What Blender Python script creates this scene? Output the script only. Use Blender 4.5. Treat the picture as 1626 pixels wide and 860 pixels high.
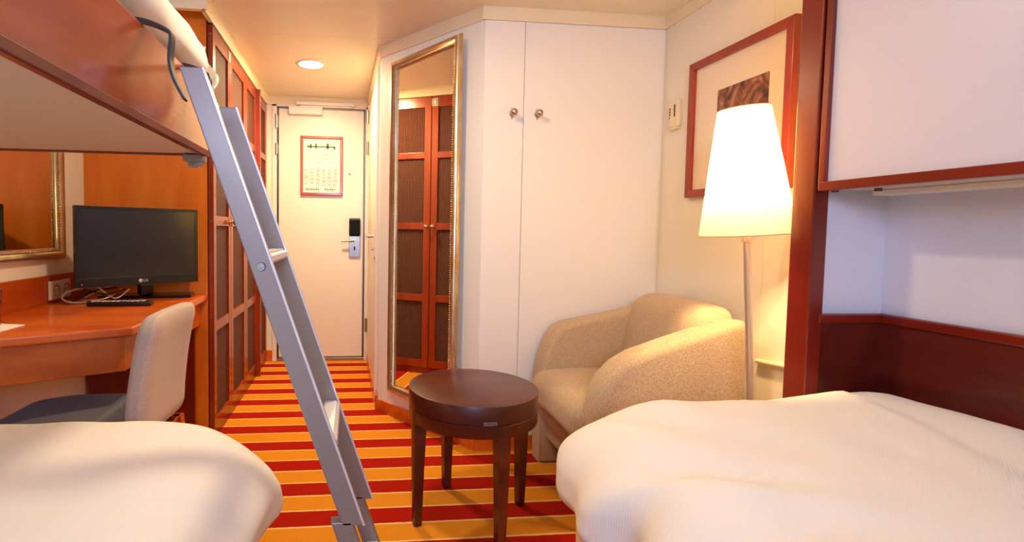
import bpy, bmesh, math, random
from mathutils import Vector, Matrix, noise
random.seed(4)
S = bpy.context.scene
COL = S.collection
for o in list(bpy.data.objects): bpy.data.objects.remove(o)

# ------------------------------------------------------------------ camera
cam_d = bpy.data.cameras.new('camera'); cam = bpy.data.objects.new('camera', cam_d); COL.objects.link(cam)
cr = Vector((0.99489356, -0.10006507, 0.01318319)); cf = Vector((0.1006035, 0.9936755, -0.04987929)); cu = Vector((-0.00810863, 0.05095086, 0.99866824))
m = Matrix((cr, cu, -cf)).transposed().to_4x4(); m.translation = (0, 0, 1.06)
cam.matrix_world = m
cam_d.sensor_width = 36; cam_d.lens = 806.1/1626*36
cam_d.shift_x = (813-639)/1626; cam_d.shift_y = (408-430)/1626
cam_d.clip_start = .02
S.camera = cam
S.view_settings.view_transform = 'Standard'; S.view_settings.look = 'None'
S.view_settings.gamma = 1; S.view_settings.use_curve_mapping = False
S.view_settings.exposure = 0.24

# ------------------------------------------------------------------ light
SKY_STR = 1.0
WINDOW_W = 42.0       # daylight through the window behind the camera
LAMP_W = 70.0         # bulb in the floor lamp
DOWN_W = 24.0         # each recessed ceiling lamp
w = bpy.data.worlds.new('world'); S.world = w; w.use_nodes = True
w.node_tree.nodes['Background'].inputs[0].default_value = (.62, .74, 1, 1)
w.node_tree.nodes['Background'].inputs[1].default_value = SKY_STR
def light(name, kind, loc, rot, power, col, **k):
    d = bpy.data.lights.new(name, kind); o = bpy.data.objects.new(name, d); COL.objects.link(o)
    o.location = loc; o.rotation_euler = rot; d.energy = power; d.color = col
    for a, b in k.items(): setattr(d, a, b)
    return o
light('window_daylight', 'AREA', (-.15, -1.3, 1.62), (math.radians(90), 0, 0), WINDOW_W, (.50, .62, 1), shape='RECTANGLE', size=.9, size_y=.46)

# ------------------------------------------------------------------ materials
def lin(c): return tuple(((x/255)/12.92 if x/255 <= .04045 else ((x/255+.055)/1.055)**2.4) for x in c) + (1,)
def mat(name, col, rough=.5, metal=0, spec=.5, coat=0):
    M = bpy.data.materials.new(name); M.use_nodes = True; b = M.node_tree.nodes['Principled BSDF']
    b.inputs['Base Color'].default_value = lin(col); b.inputs['Roughness'].default_value = rough
    b.inputs['Metallic'].default_value = metal; b.inputs['Specular IOR Level'].default_value = spec
    b.inputs['Coat Weight'].default_value = coat; b.inputs['Coat Roughness'].default_value = .12
    return M
def nodes(M): return M.node_tree.nodes, M.node_tree.links, M.node_tree.nodes['Principled BSDF']
def coords(M, scale=(1,1,1), rot=(0,0,0)):
    N, L, b = nodes(M); tc = N.new('ShaderNodeTexCoord'); mp = N.new('ShaderNodeMapping')
    mp.inputs['Scale'].default_value = scale; mp.inputs['Rotation'].default_value = rot
    L.new(tc.outputs['Object'], mp.inputs[0]); return mp.outputs[0]
def ramp(M, fac, stops):
    N, L, b = nodes(M); r = N.new('ShaderNodeValToRGB'); e = r.color_ramp.elements
    while len(e) < len(stops): e.new(.5)
    for i, (p, c) in enumerate(stops): e[i].position = p; e[i].color = lin(c)
    L.new(fac, r.inputs[0]); return r.outputs[0]
def noise_n(M, vec, scale=1, detail=6, rough=.55, dist=0):
    N, L, b = nodes(M); n = N.new('ShaderNodeTexNoise')
    n.inputs['Scale'].default_value = scale; n.inputs['Detail'].default_value = detail
    n.inputs['Roughness'].default_value = rough; n.inputs['Distortion'].default_value = dist
    L.new(vec, n.inputs[0]); return n.outputs[0]
def bump(M, h, strength=.2, dist=.002):
    N, L, b = nodes(M); bp = N.new('ShaderNodeBump'); bp.inputs['Strength'].default_value = strength
    bp.inputs['Distance'].default_value = dist; L.new(h, bp.inputs['Height']); L.new(bp.outputs[0], b.inputs['Normal'])
def wood(name, dark, mid, light_, grain='z', rough=.28, coat=.3, contrast=1.0):
    M = mat(name, mid, rough, coat=coat)
    s = {'x': (1.2, 14, 14), 'y': (14, 1.2, 14), 'z': (14, 14, 1.2)}[grain]
    s2 = {'x': (1.0, 5, 5), 'y': (5, 1.0, 5), 'z': (5, 5, 1.0)}[grain]
    N, L, b = nodes(M)
    a = noise_n(M, coords(M, s), 1, 8, .6, .6); c = noise_n(M, coords(M, s2), 1, 3, .5, 1.6)
    mx = N.new('ShaderNodeMath'); mx.operation = 'ADD'; mx.inputs[1].default_value = 0
    m1 = N.new('ShaderNodeMath'); m1.operation = 'MULTIPLY'; m1.inputs[1].default_value = .4; L.new(a, m1.inputs[0])
    m2 = N.new('ShaderNodeMath'); m2.operation = 'MULTIPLY'; m2.inputs[1].default_value = .6; L.new(c, m2.inputs[0])
    L.new(m1.outputs[0], mx.inputs[0]); L.new(m2.outputs[0], mx.inputs[1])
    w_ = .22/contrast
    L.new(ramp(M, mx.outputs[0], [(.5-w_, dark), (.5, mid), (.5+w_, light_)]), b.inputs['Base Color'])
    return M
CH = wood('cherry_wood', (132, 44, 8), (172, 68, 14), (196, 90, 26), 'z')
CHX = wood('cherry_wood_across', (172, 66, 12), (212, 96, 24), (228, 120, 40), 'x')
CHY = wood('cherry_wood_along', (132, 44, 8), (172, 68, 14), (196, 90, 26), 'y')
WARD = wood('wardrobe_cherry', (104, 32, 8), (142, 48, 12), (164, 66, 22), 'z')
HONEY = wood('honey_cherry_panel', (190, 92, 16), (222, 120, 28), (234, 144, 46), 'z', .33, .15)
RED = wood('red_cherry_trim', (96, 16, 6), (120, 26, 10), (136, 36, 14), 'z', .3, .3)
REDY = wood('red_cherry_trim_along', (96, 16, 6), (120, 26, 10), (136, 36, 14), 'y', .3, .3)
DARKR = wood('dark_cherry_panel', (70, 14, 8), (96, 24, 12), (120, 36, 18), 'y', .38, .2)
MAHO = wood('mahogany_table', (54, 13, 7), (80, 25, 14), (108, 42, 25), 'x', .34, .12, 1.5)
WHITE = mat('white_wall_laminate', (244, 238, 224), .42, spec=.4)
WALLW = mat('cream_white_wall', (242, 233, 212), .5, spec=.3)
CREAM = mat('cream_moulding', (240, 224, 184), .4)
CEIL = mat('ceiling_panel', (244, 232, 204), .32, spec=.4)
DOORW = mat('door_laminate', (236, 226, 212), .4)
STEEL = mat('brushed_steel', (170, 166, 160), .3, 1)
DSTEEL = mat('dark_steel_edge', (110, 102, 94), .35, 1)
NICK = mat('brushed_nickel', (190, 170, 150), .28, 1)
ALU = mat('anodised_aluminium', (150, 138, 130), .42, .3)
ALUE = mat('rung_and_highlight_aluminium', (232, 230, 236), .3, .4)
BLK = mat('black_plastic', (14, 13, 13), .35)
GBLK = mat('gloss_black', (8, 7, 8), .08)
SCREEN = mat('tv_screen_glass', (26, 24, 24), .22, spec=.6)
GREY = mat('grey_plastic', (150, 150, 150), .5)
WPL = mat('white_plastic', (236, 230, 218), .4)
PLATE = mat('beige_socket_plastic', (214, 190, 160), .4)
HOOKM = mat('black_rubber_hook', (26, 24, 26), .5)
GREEN = mat('sign_green', (16, 110, 60), .5)
MIRROR = mat('mirror_glass', (236, 232, 226), .02, 1)
PAPER = mat('white_paper', (246, 242, 232), .7)
INK = mat('grey_ink', (140, 130, 120), .7)
INKD = mat('dark_ink', (70, 64, 60), .7)
POLE = mat('champagne_pole', (200, 180, 158), .35, .6)
BRASS = mat('brass_wire', (216, 184, 120), .35, .6)
WIRE = mat('white_cable', (222, 204, 180), .5)
BEIGE = mat('bunk_underside_beige', (214, 196, 176), .45)

GILT = mat('silver_gilt_frame', (192, 164, 122), .3, .9)
N, L, b = nodes(GILT); L.new(ramp(GILT, noise_n(GILT, coords(GILT, (3, 3, 3)), 2, 3), [(.3, (196, 164, 112)), (.5, (210, 190, 152)), (.7, (222, 212, 192))]), b.inputs['Base Color'])

# striped carpet: stripes run across the room
CARPET = mat('striped_carpet', (200, 110, 20), .95, spec=.1)
N, L, b = nodes(CARPET)
tc = N.new('ShaderNodeTexCoord'); sp = N.new('ShaderNodeSeparateXYZ'); L.new(tc.outputs['Object'], sp.inputs[0])
wob = noise_n(CARPET, tc.outputs['Object'], 60, 3)
def mth(N, L, op, a, b_=None):
    n = N.new('ShaderNodeMath'); n.operation = op
    for i, v in enumerate((a, b_)):
        if v is None: continue
        if isinstance(v, (int, float)): n.inputs[i].default_value = v
        else: L.new(v, n.inputs[i])
    return n.outputs[0]
y0 = mth(N, L, 'ADD', sp.outputs[1], mth(N, L, 'MULTIPLY', mth(N, L, 'SUBTRACT', wob, .5), .006))
fr = mth(N, L, 'FRACT', mth(N, L, 'DIVIDE', mth(N, L, 'ADD', y0, -2.2195+.2165*30), .2165))
half = mth(N, L, 'FRACT', mth(N, L, 'MULTIPLY', fr, 2))
isred = mth(N, L, 'LESS_THAN', fr, .5)
line = mth(N, L, 'LESS_THAN', half, .085)
fib = noise_n(CARPET, tc.outputs['Object'], 420, 4, .7)
red = ramp(CARPET, fib, [(.3, (140, 14, 4)), (.7, (192, 34, 8))])
ora = ramp(CARPET, fib, [(.3, (204, 122, 20)), (.7, (240, 160, 44))])
crm = ramp(CARPET, fib, [(.25, (226, 182, 104)), (.75, (246, 212, 140))])
def mixc(N, L, f, a, b_):
    n = N.new('ShaderNodeMix'); n.data_type = 'RGBA'; L.new(f, n.inputs[0]); L.new(a, n.inputs[6]); L.new(b_, n.inputs[7]); return n.outputs[2]
L.new(mixc(N, L, line, mixc(N, L, isred, ora, red), crm), b.inputs['Base Color'])
bump(CARPET, fib, .5, .003)

def tweed(name, a, c, d, sc=1.0, bs=.5):
    M = mat(name, c, .95, spec=.15); N, L, b = nodes(M)
    v = coords(M, (850*sc, 850*sc, 260*sc)); v2 = coords(M, (260*sc, 260*sc, 850*sc))
    n1 = noise_n(M, v, 1, 3, .6); n2 = noise_n(M, v2, 1, 3, .6)
    s = mth(N, L, 'MULTIPLY', mth(N, L, 'ADD', n1, n2), .5)
    L.new(ramp(M, s, [(.36, a), (.5, c), (.64, d)]), b.inputs['Base Color']); bump(M, s, bs, .002)
    b.inputs['Sheen Weight'].default_value = .2
    return M
TWEED = tweed('beige_tweed', (140, 112, 78), (192, 164, 126), (228, 206, 172))
GTWEED = tweed('grey_beige_felt', (152, 132, 120), (192, 172, 158), (216, 200, 186), 1.6, .3)
DTWEED = tweed('dark_grey_felt', (72, 66, 66), (102, 94, 94), (132, 122, 120), 1.4, .3)

LINEN = mat('cream_duvet_cotton', (238, 232, 222), .8, spec=.2)
N, L, b = nodes(LINEN)
wv = N.new('ShaderNodeTexWave'); wv.inputs['Scale'].default_value = 60; wv.wave_profile = 'SIN'
L.new(coords(LINEN, (1, 1, 1), (0, 0, .9)), wv.inputs[0])
big = noise_n(LINEN, coords(LINEN, (3, 3, 3)), 1, 3)
hh = mth(N, L, 'ADD', mth(N, L, 'MULTIPLY', wv.outputs[1], .16), big); bump(LINEN, hh, .35, .004)
SHEET = mat('white_sheet', (240, 232, 222), .85, spec=.2)
bump(SHEET, noise_n(SHEET, coords(SHEET, (5, 5, 5)), 1, 4), .4, .01)

WOVEN = mat('woven_rattan_panel', (110, 46, 20), .6)
N, L, b = nodes(WOVEN)
w1 = N.new('ShaderNodeTexWave'); w1.bands_direction = 'Y'; w1.inputs['Scale'].default_value = 26; w1.inputs['Distortion'].default_value = .6
w2 = N.new('ShaderNodeTexWave'); w2.bands_direction = 'Z'; w2.inputs['Scale'].default_value = 42; w2.inputs['Distortion'].default_value = 1.2
L.new(coords(WOVEN), w1.inputs[0]); L.new(coords(WOVEN), w2.inputs[0])
s = mth(N, L, 'MULTIPLY', mth(N, L, 'ADD', w1.outputs[1], mth(N, L, 'MULTIPLY', w2.outputs[1], .6)), .62)
L.new(ramp(WOVEN, s, [(.1, (34, 12, 6)), (.5, (78, 32, 15)), (.95, (134, 70, 36))]), b.inputs['Base Color']); bump(WOVEN, s, .9, .006)

SHADE = bpy.data.materials.new('lamp_shade_fabric'); SHADE.use_nodes = True
N = SHADE.node_tree.nodes; L = SHADE.node_tree.links; N.remove(N['Principled BSDF'])
df = N.new('ShaderNodeBsdfDiffuse'); df.inputs[0].default_value = (.84, .72, .52, 1)
tr = N.new('ShaderNodeBsdfTranslucent'); tr.inputs[0].default_value = (.62, .50, .28, 1)
mx = N.new('ShaderNodeMixShader'); mx.inputs[0].default_value = .6
L.new(df.outputs[0], mx.inputs[1]); L.new(tr.outputs[0], mx.inputs[2]); L.new(mx.outputs[0], N['Material Output'].inputs[0])
def emit(name, col, st):
    M = bpy.data.materials.new(name); M.use_nodes = True; N = M.node_tree.nodes; L = M.node_tree.links
    N.remove(N['Principled BSDF']); e = N.new('ShaderNodeEmission'); e.inputs[0].default_value = col; e.inputs[1].default_value = st
    L.new(e.outputs[0], N['Material Output'].inputs[0]); return M
DIFF = emit('lit_diffuser', (1, .86, .62, 1), 4)
BULB = emit('lit_bulb', (1, .72, .4, 1), 6)
GLASS = bpy.data.materials.new('clear_glass'); GLASS.use_nodes = True
N = GLASS.node_tree.nodes; L = GLASS.node_tree.links; N.remove(N['Principled BSDF'])
tp = N.new('ShaderNodeBsdfTransparent'); gl = N.new('ShaderNodeBsdfGlossy'); gl.inputs['Roughness'].default_value = .03
lw = N.new('ShaderNodeLayerWeight'); lw.inputs[0].default_value = .3
mx = N.new('ShaderNodeMixShader'); L.new(lw.outputs[1], mx.inputs[0]); L.new(tp.outputs[0], mx.inputs[1]); L.new(gl.outputs[0], mx.inputs[2]); L.new(mx.outputs[0], N['Material Output'].inputs[0])
PRINT = mat('brown_macro_photo', (120, 70, 50), .5)
N, L, b = nodes(PRINT)
L.new(ramp(PRINT, noise_n(PRINT, coords(PRINT, (1, 14, 9)), 1, 4, .5, 2.2), [(.3, (34, 18, 16)), (.47, (104, 58, 44)), (.6, (150, 98, 76)), (.75, (206, 160, 134))]), b.inputs['Base Color'])

# ------------------------------------------------------------------ mesh helpers
def bx(bm, x0, x1, y0, y1, z0, z1, bev=0, seg=2):
    r = bmesh.ops.create_cube(bm, size=1); vs = r['verts']
    for v in vs: v.co = Vector(((x0+x1)/2+v.co.x*(x1-x0), (y0+y1)/2+v.co.y*(y1-y0), (z0+z1)/2+v.co.z*(z1-z0)))
    if bev:
        es = list({e for v in vs for e in v.link_edges})
        bmesh.ops.bevel(bm, geom=es, offset=bev, segments=seg, affect='EDGES', profile=.5, clamp_overlap=True)
    return bm
def box(*a, **k): return bx(bmesh.new(), *a, **k)
def frame_to(bm, verts, p0, p1):
    d = (p1-p0); q = Vector((0, 0, 1)).rotation_difference(d.normalized())
    for v in verts: v.co = q @ v.co + (p0+p1)/2
def cyl(bm, p0, p1, r0, r1=None, seg=24, cap=True):
    p0, p1 = Vector(p0), Vector(p1); r1 = r0 if r1 is None else r1
    r = bmesh.ops.create_cone(bm, cap_ends=cap, segments=seg, radius1=max(r0, 1e-5), radius2=max(r1, 1e-5), depth=(p1-p0).length)
    frame_to(bm, r['verts'], p0, p1); return bm
def sph(bm, c, r, sx=1, sy=1, sz=1, u=16, v=10):
    q = bmesh.ops.create_uvsphere(bm, u_segments=u, v_segments=v, radius=r)
    for a in q['verts']: a.co = Vector((a.co.x*sx, a.co.y*sy, a.co.z*sz))+Vector(c)
    return bm
def tube(bm, pts, r, seg=8):
    pts = [Vector(p) for p in pts]; rings = []
    for i, p in enumerate(pts):
        d = (pts[min(i+1, len(pts)-1)]-pts[max(i-1, 0)]).normalized(); q = Vector((0, 0, 1)).rotation_difference(d)
        rings.append([bm.verts.new(p+q@Vector((r*math.cos(a*math.tau/seg), r*math.sin(a*math.tau/seg), 0))) for a in range(seg)])
    for a, c in zip(rings, rings[1:]):
        for i in range(seg): bm.faces.new((a[i], a[(i+1) % seg], c[(i+1) % seg], c[i]))
    bm.faces.new(rings[0][::-1]); bm.faces.new(rings[-1]); return bm
def spline(pts, n=8):
    P = [Vector(p) for p in pts]; P = [P[0]]+P+[P[-1]]; out = []
    for i in range(1, len(P)-2):
        for k in range(n):
            t = k/n; a, b_, c, d = P[i-1:i+3]
            out.append(.5*((2*b_)+(c-a)*t+(2*a-5*b_+4*c-d)*t*t+(3*b_-a-3*c+d)*t**3))
    return out+[P[-2]]
def prism(bm, pts, axis, a0, a1, bev=0, seg=2):
    def mk(p, t):
        return Vector({'x': (t, p[0], p[1]), 'y': (p[0], t, p[1]), 'z': (p[0], p[1], t)}[axis])
    A = [bm.verts.new(mk(p, a0)) for p in pts]; B = [bm.verts.new(mk(p, a1)) for p in pts]
    n = len(pts); fs = [bm.faces.new(A[::-1]), bm.faces.new(B)]
    for i in range(n): fs.append(bm.faces.new((A[i], A[(i+1) % n], B[(i+1) % n], B[i])))
    bmesh.ops.recalc_face_normals(bm, faces=fs)
    if bev:
        es = list({e for f in fs[:2] for e in f.edges})
        bmesh.ops.bevel(bm, geom=es, offset=bev, segments=seg, affect='EDGES', profile=.5, clamp_overlap=True)
    return bm
def lathe(bm, prof, c=(0, 0, 0), seg=40):
    rings = []
    for r, z in prof:
        rings.append([bm.verts.new((c[0]+r*math.cos(k*math.tau/seg), c[1]+r*math.sin(k*math.tau/seg), c[2]+z)) for k in range(seg)])
    for a, b_ in zip(rings, rings[1:]):
        for i in range(seg): bm.faces.new((a[i], a[(i+1) % seg], b_[(i+1) % seg], b_[i]))
    return bm
def softbox(c, half, rad, n=28, fn=None):
    """box with round puffy edges, dense enough to carry folds"""
    bm = bmesh.new(); bmesh.ops.create_cube(bm, size=2)
    bmesh.ops.subdivide_edges(bm, edges=bm.edges[:], cuts=n, use_grid_fill=True)
    for v in bm.verts:
        p = v.co; q = []; d = []
        for i in range(3):
            t = p[i]*half[i]; lim = half[i]-rad[i]; k = max(-lim, min(lim, t)); q.append(k); d.append((t-k)/rad[i])
        D = Vector(d)
        if D.length > 1e-9: 
            mxd = max(abs(x) for x in D); D = D.normalized()*mxd
        v.co = Vector([q[i]+D[i]*rad[i]+c[i] for i in range(3)])
        if fn: v.co = fn(v.co)
    return bm
def link(name, bm, m_, parent=None, smooth=False, ang=None):
    me = bpy.data.meshes.new(name); bm.normal_update(); bm.to_mesh(me); bm.free(); me.materials.append(m_)
    for p in me.polygons: p.use_smooth = smooth
    if smooth and ang is not None:
        me.set_sharp_from_angle(angle=math.radians(ang))
    o = bpy.data.objects.new(name, me); COL.objects.link(o)
    if parent is not None: o.parent = parent
    return o
def obj(name, bm, m_, parent=None, smooth=False, ang=40, label=None):
    """vertices given in the thing's own frame (world when there is no parent)"""
    o = link(name, bm, m_, parent, smooth, ang)
    if label: o['label'] = label
    return o
def wobj(name, bm, m_, root, smooth=False, ang=40, parent=None, label=None):
    """vertices given in world coordinates, moved into root's frame"""
    t = root.location
    for v in bm.verts: v.co -= t
    return obj(name, bm, m_, parent or root, smooth, ang, label)
def thing(name, label, cat, loc=(0, 0, 0), rot=(0, 0, 0), group=None):
    o = bpy.data.objects.new(name, None); COL.objects.link(o); o.location = loc; o.rotation_euler = rot
    o.empty_display_size = .05
    o['label'] = label; o['category'] = cat
    if group: o['group'] = group
    return o
def tag(o, label, cat, group=None):
    o['label'] = label; o['category'] = cat
    if group: o['group'] = group
    return o
def struct(name, bm, m_, parent=None, smooth=False):
    o = link(name, bm, m_, parent, smooth, 40)
    if parent is None: o['kind'] = 'structure'
    return o

# ------------------------------------------------------------------ room shell
CZ = 2.11; XR = 1.513; XL = -1.27; YC = 2.378; YD = 4.155; YB = -1.2
DA = Vector((.165, 2.970)); DB = Vector((.612, 2.378))          # ends of the diagonal wall
floor_o = struct('floor', box(-1.5, 1.7, -1.35, 4.35, -.08, 0), CARPET)
bm = box(-1.5, 1.7, -1.35, 4.35, CZ, CZ+.08)
struct('ceiling', bm, CEIL)
for i, y in enumerate((.62, 1.9, 2.83, 3.78)):                    # fine joints of the ceiling panels
    struct('trim_%d' % (i+1), box(-.67, XR if y < 2.3 else .16 + (0 if y > 2.97 else .1), y-.002, y+.002, CZ-.0012, CZ+.001), CEIL)
struct('wall_left', box(XL-.1, XL, YB, 2.6, 0, CZ), WALLW)
COOL_LIT = mat('cool_lit_white_wall', (226, 224, 234), .45, spec=.4)  # niche walls tinted cool: the daylight falling there is put into the colour
struct('wall_right', box(XR, XR+.1, 1.33, YC+.1, 0, CZ), WALLW)
struct('wall_niche', box(XR, XR+.1, YB, 1.33, 0, CZ), COOL_LIT)
# back wall with the window opening behind the camera
bm = bmesh.new()
WX0, WX1, WZ0, WZ1 = -.70, .42, 1.28, 1.92
bx(bm, XL-.1, WX0, YB-.1, YB, 0, CZ); bx(bm, WX1, XR+.1, YB-.1, YB, 0, CZ); bx(bm, WX0, WX1, YB-.1, YB, 0, WZ0); bx(bm, WX0, WX1, YB-.1, YB, WZ1, CZ)
struct('wall_back', bm, WALLW)
bm = bmesh.new()
for a in ((WX0-.04, WX0, WZ0-.04, WZ1+.04), (WX1, WX1+.04, WZ0-.04, WZ1+.04), (WX0, WX1, WZ0-.04, WZ0), (WX0, WX1, WZ1, WZ1+.04)):
    bx(bm, a[0], a[1], YB-.04, YB+.02, a[2], a[3], .004)
win = struct('window_1', bm, WPL)
struct('window_pane', box(WX0, WX1, YB-.06, YB-.055, WZ0, WZ1), GLASS, win)
# cabinet wall (parallel to the door wall) with the closet doors, and the diagonal mirror wall
bm = bmesh.new(); prism(bm, [(DB.x, YC), (DB.x, YC+.012), (DB.x+.02, YC+.1), (XR, YC+.1), (XR, YC)], 'z', 0, CZ)
struct('wall_cabinet', bm, WHITE)
bm = bmesh.new(); prism(bm, [(DA.x, DA.y), (DB.x, DB.y), (DB.x+.05, DB.y+.1), (DA.x+.08, DA.y+.06)], 'z', 0, CZ)
struct('wall_diagonal', bm, WHITE)
XH = .150
bm = bmesh.new(); prism(bm, [(DA.x, DA.y), (XH-.012, YD), (XH+.1, YD), (DA.x+.1, DA.y+.06)], 'z', 0, CZ)
struct('wall_hall', bm, WALLW)
# door wall with the opening of the entrance door
D0, D1, DZ = -.592, .107, 2.045
bm = bmesh.new(); bx(bm, -1.3, D0-.03, YD, YD+.1, 0, CZ); bx(bm, D1+.03, .4, YD, YD+.1, 0, CZ); bx(bm, D0-.03, D1+.03, YD, YD+.1, DZ+.02, CZ); bx(bm, D0-.03, D1+.03, YD+.07, YD+.1, 0, DZ+.02)
struct('wall_door_side', bm, WALLW)
struct('wall_behind_wardrobe', box(-1.4, XL, 2.6, YD+.1, 0, CZ), WALLW)

def crown(name, p0, p1, nrm, zt=CZ, h=.056, d0=.008, d1=.022):
    """sloped cream moulding from p0 to p1 under the ceiling, nrm points into the room"""
    bm = bmesh.new(); p0 = Vector(p0); p1 = Vector(p1); n = Vector(nrm).normalized()
    prof = [(0, -h), (d0, -h), (d0+.002, -h+.006), (d1, -.012), (d1, 0), (0, 0)]
    A = [bm.verts.new((p0.x+n.x*a, p0.y+n.y*a, zt+z)) for a, z in prof]
    B = [bm.verts.new((p1.x+n.x*a, p1.y+n.y*a, zt+z)) for a, z in prof]
    for i in range(6): bm.faces.new((A[i], A[(i+1) % 6], B[(i+1) % 6], B[i]))
    bm.faces.new(A[::-1]); bm.faces.new(B); bmesh.ops.recalc_face_normals(bm, faces=bm.faces[:])
    return struct(name, bm, CREAM)
dn = Vector((-(DA.y-DB.y), (DA.x-DB.x)))                         # into the room
if dn.dot(Vector((0, 0))-DB) < 0: dn = -dn
dn.normalize(); dd = (DA-DB).normalized()
crown('trim_5', (DB.x-.012, YC), (XR, YC), (0, -1))
crown('trim_6', DA+(-dd)*-.004, DB-dd*.006, dn)
crown('trim_7', (XR, YC), (XR, 1.36), (-1, 0))
crown('trim_8', (XH-.014, YD), (DA.x, DA.y), (-1, 0))
crown('trim_9', (-.69, YD), (XH, YD), (0, -1), h=.058, d0=.012, d1=.03)
crown('trim_10', (-.674, 2.41), (-.674, YD), (1, 0), h=.062)
crown('trim_11', (XL, 2.425), (-.654, 2.425), (0, -1), h=.062)
struct('trim_19', box(XL, -.674, 2.425, 2.45, 2.05, CZ, .001), CREAM)
struct('trim_20', box(-.69, -.674, 2.44, 2.575, 2.05, CZ, .001), CREAM)
def skirt(name, p0, p1, nrm, h=.07, t=.012, m_=CHX):
    bm = bmesh.new(); p0 = Vector(p0); p1 = Vector(p1); n = Vector(nrm).normalized()*t
    prism(bm, [(p0.x, p0.y), (p1.x, p1.y), (p1.x+n.x, p1.y+n.y), (p0.x+n.x, p0.y+n.y)], 'z', 0, h, .002)
    return struct(name, bm, m_)
skirt('baseboard_diagonal', DA, DB, dn)
skirt('baseboard_cabinet', (DB.x-.008, YC), (XR, YC), (0, -1), .068)
skirt('baseboard_hall', (DA.x-.004, DA.y), (XH-.012, YD), (-1, 0), .09)
skirt('baseboard_right', (XR, YC), (XR, 1.36), (-1, 0))
skirt('baseboard_left', (XL, 1.2), (XL, 2.56), (1, 0))
skirt('baseboard_door_side', (-.672, YD), (D0-.035, YD), (0, -1), .09, .01)
# wall panel joints
struct('trim_12', box(XR-.0012, XR, 1.727, 1.7295, .07, CZ-.05), CREAM)
bm = bmesh.new(); q = DA+(-dd)*-.0; c0 = DB+dd*.60
# ------------------------------------------------------------------ entrance door
dr = thing('door_1', '', 'door', ((D0+D1)/2, YD, 0)); del dr['label']; del dr['category']; dr['kind'] = 'structure'
wobj('door_leaf', box(D0+.012, D1-.012, YD+.004, YD+.045, .03, DZ-.018, .003), DOORW, dr)
bm = bmesh.new()
bx(bm, D0, D0+.010, YD-.004, YD+.05, .02, DZ-.01); bx(bm, D1-.010, D1, YD-.004, YD+.05, .02, DZ-.01); bx(bm, D0, D1, YD-.004, YD+.05, DZ-.018, DZ-.010)
wobj('door_edge', bm, DSTEEL, dr)
bm = bmesh.new()
bx(bm, D0-.038, D0-.002, YD-.010, YD+.06, 0, DZ+.03, .003); bx(bm, D1+.002, D1+.03, YD-.010, YD+.06, 0, DZ+.03, .003); bx(bm, D0-.038, D1+.03, YD-.010, YD+.06, DZ-.008, DZ+.03, .003)
wobj('door_frame', bm, DOORW, dr)
wobj('door_sill', box(D0-.0, D1+.0, YD-.015, YD+.05, 0, .026, .003), STEEL, dr)
for z0, z1 in ((1.865, 1.975), (1.66, 1.75), (.30, .40)):
    bm = bmesh.new(); cyl(bm, (D0-.003, YD-.016, z0), (D0-.003, YD-.016, z1), .009); bx(bm, D0-.012, D0+.012, YD-.014, YD-.008, z0+.01, z1-.01)
    wobj('hinge', bm, STEEL, dr, True)
wobj('door_closer', box(-.497, -.235, YD-.045, YD+.003, 1.975, 2.035, .005), WPL, dr)
bm = bmesh.new(); bx(bm, -.44, .02, YD-.046, YD-.012, 2.048, 2.074, .003); bx(bm, -.41, .0, YD-.034, YD-.022, 2.036, 2.047, .002)
wobj('closer_rail', bm, WPL, dr)
lk = wobj('lock_plate', box(-.018, .072, YD-.012, YD+.004, .848, 1.02, .003), STEEL, dr)
bm = bmesh.new(); prism(bm, [(YD+.004, 1.02), (YD-.022, 1.03), (YD-.026, 1.15), (YD+.004, 1.165)], 'x', -.018, .072, .003)
wobj('card_reader', bm, GBLK, dr)
bm = bmesh.new(); cyl(bm, (.028, YD, .985), (.028, YD-.05, .985), .011); cyl(bm, (.028, YD-.048, .985), (-.085, YD-.052, .978), .009, .008)
wobj('lever_handle', bm, NICK, dr, True)
bm = box(.02, .034, YD-.015, YD-.011, .905, .935, .003); bmesh.ops.create_circle  # keyhole
wobj('keyhole', bm, BLK, dr)
bm = bmesh.new(); cyl(bm, (-.018, YD-.004, 1.52), (-.018, YD+.01, 1.52), .008); wobj('peephole', bm, DSTEEL, dr, True)

# framed evacuation plan on the door
pl = thing('framed_notice', 'red-brown framed safety plan with green ship diagram hanging on the entrance door', 'picture', (-.24, YD-.004, 1.352))
def rect_frame_xz(x0, x1, z0, z1, w_, y0_, y1_, bev=.003):
    bm = bmesh.new()
    for pts in ([(x0, z0), (x1, z0), (x1-w_, z0+w_), (x0+w_, z0+w_)], [(x1, z0), (x1, z1), (x1-w_, z1-w_), (x1-w_, z0+w_)],
                [(x1, z1), (x0, z1), (x0+w_, z1-w_), (x1-w_, z1-w_)], [(x0, z1), (x0, z0), (x0+w_, z0+w_), (x0+w_, z1-w_)]):
        prism(bm, pts, 'y', y0_, y1_, bev)
    return bm
PX0, PX1, PZ0, PZ1 = -.407, -.074, 1.345, 1.812
yp = YD-.006
wobj('frame', rect_frame_xz(PX0, PX1, PZ0, PZ1, .02, yp-.018, yp+.008), CH, pl)
wobj('sheet', box(PX0+.012, PX1-.012, yp-.004, yp, PZ0+.012, PZ1-.012), PAPER, pl)
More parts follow.
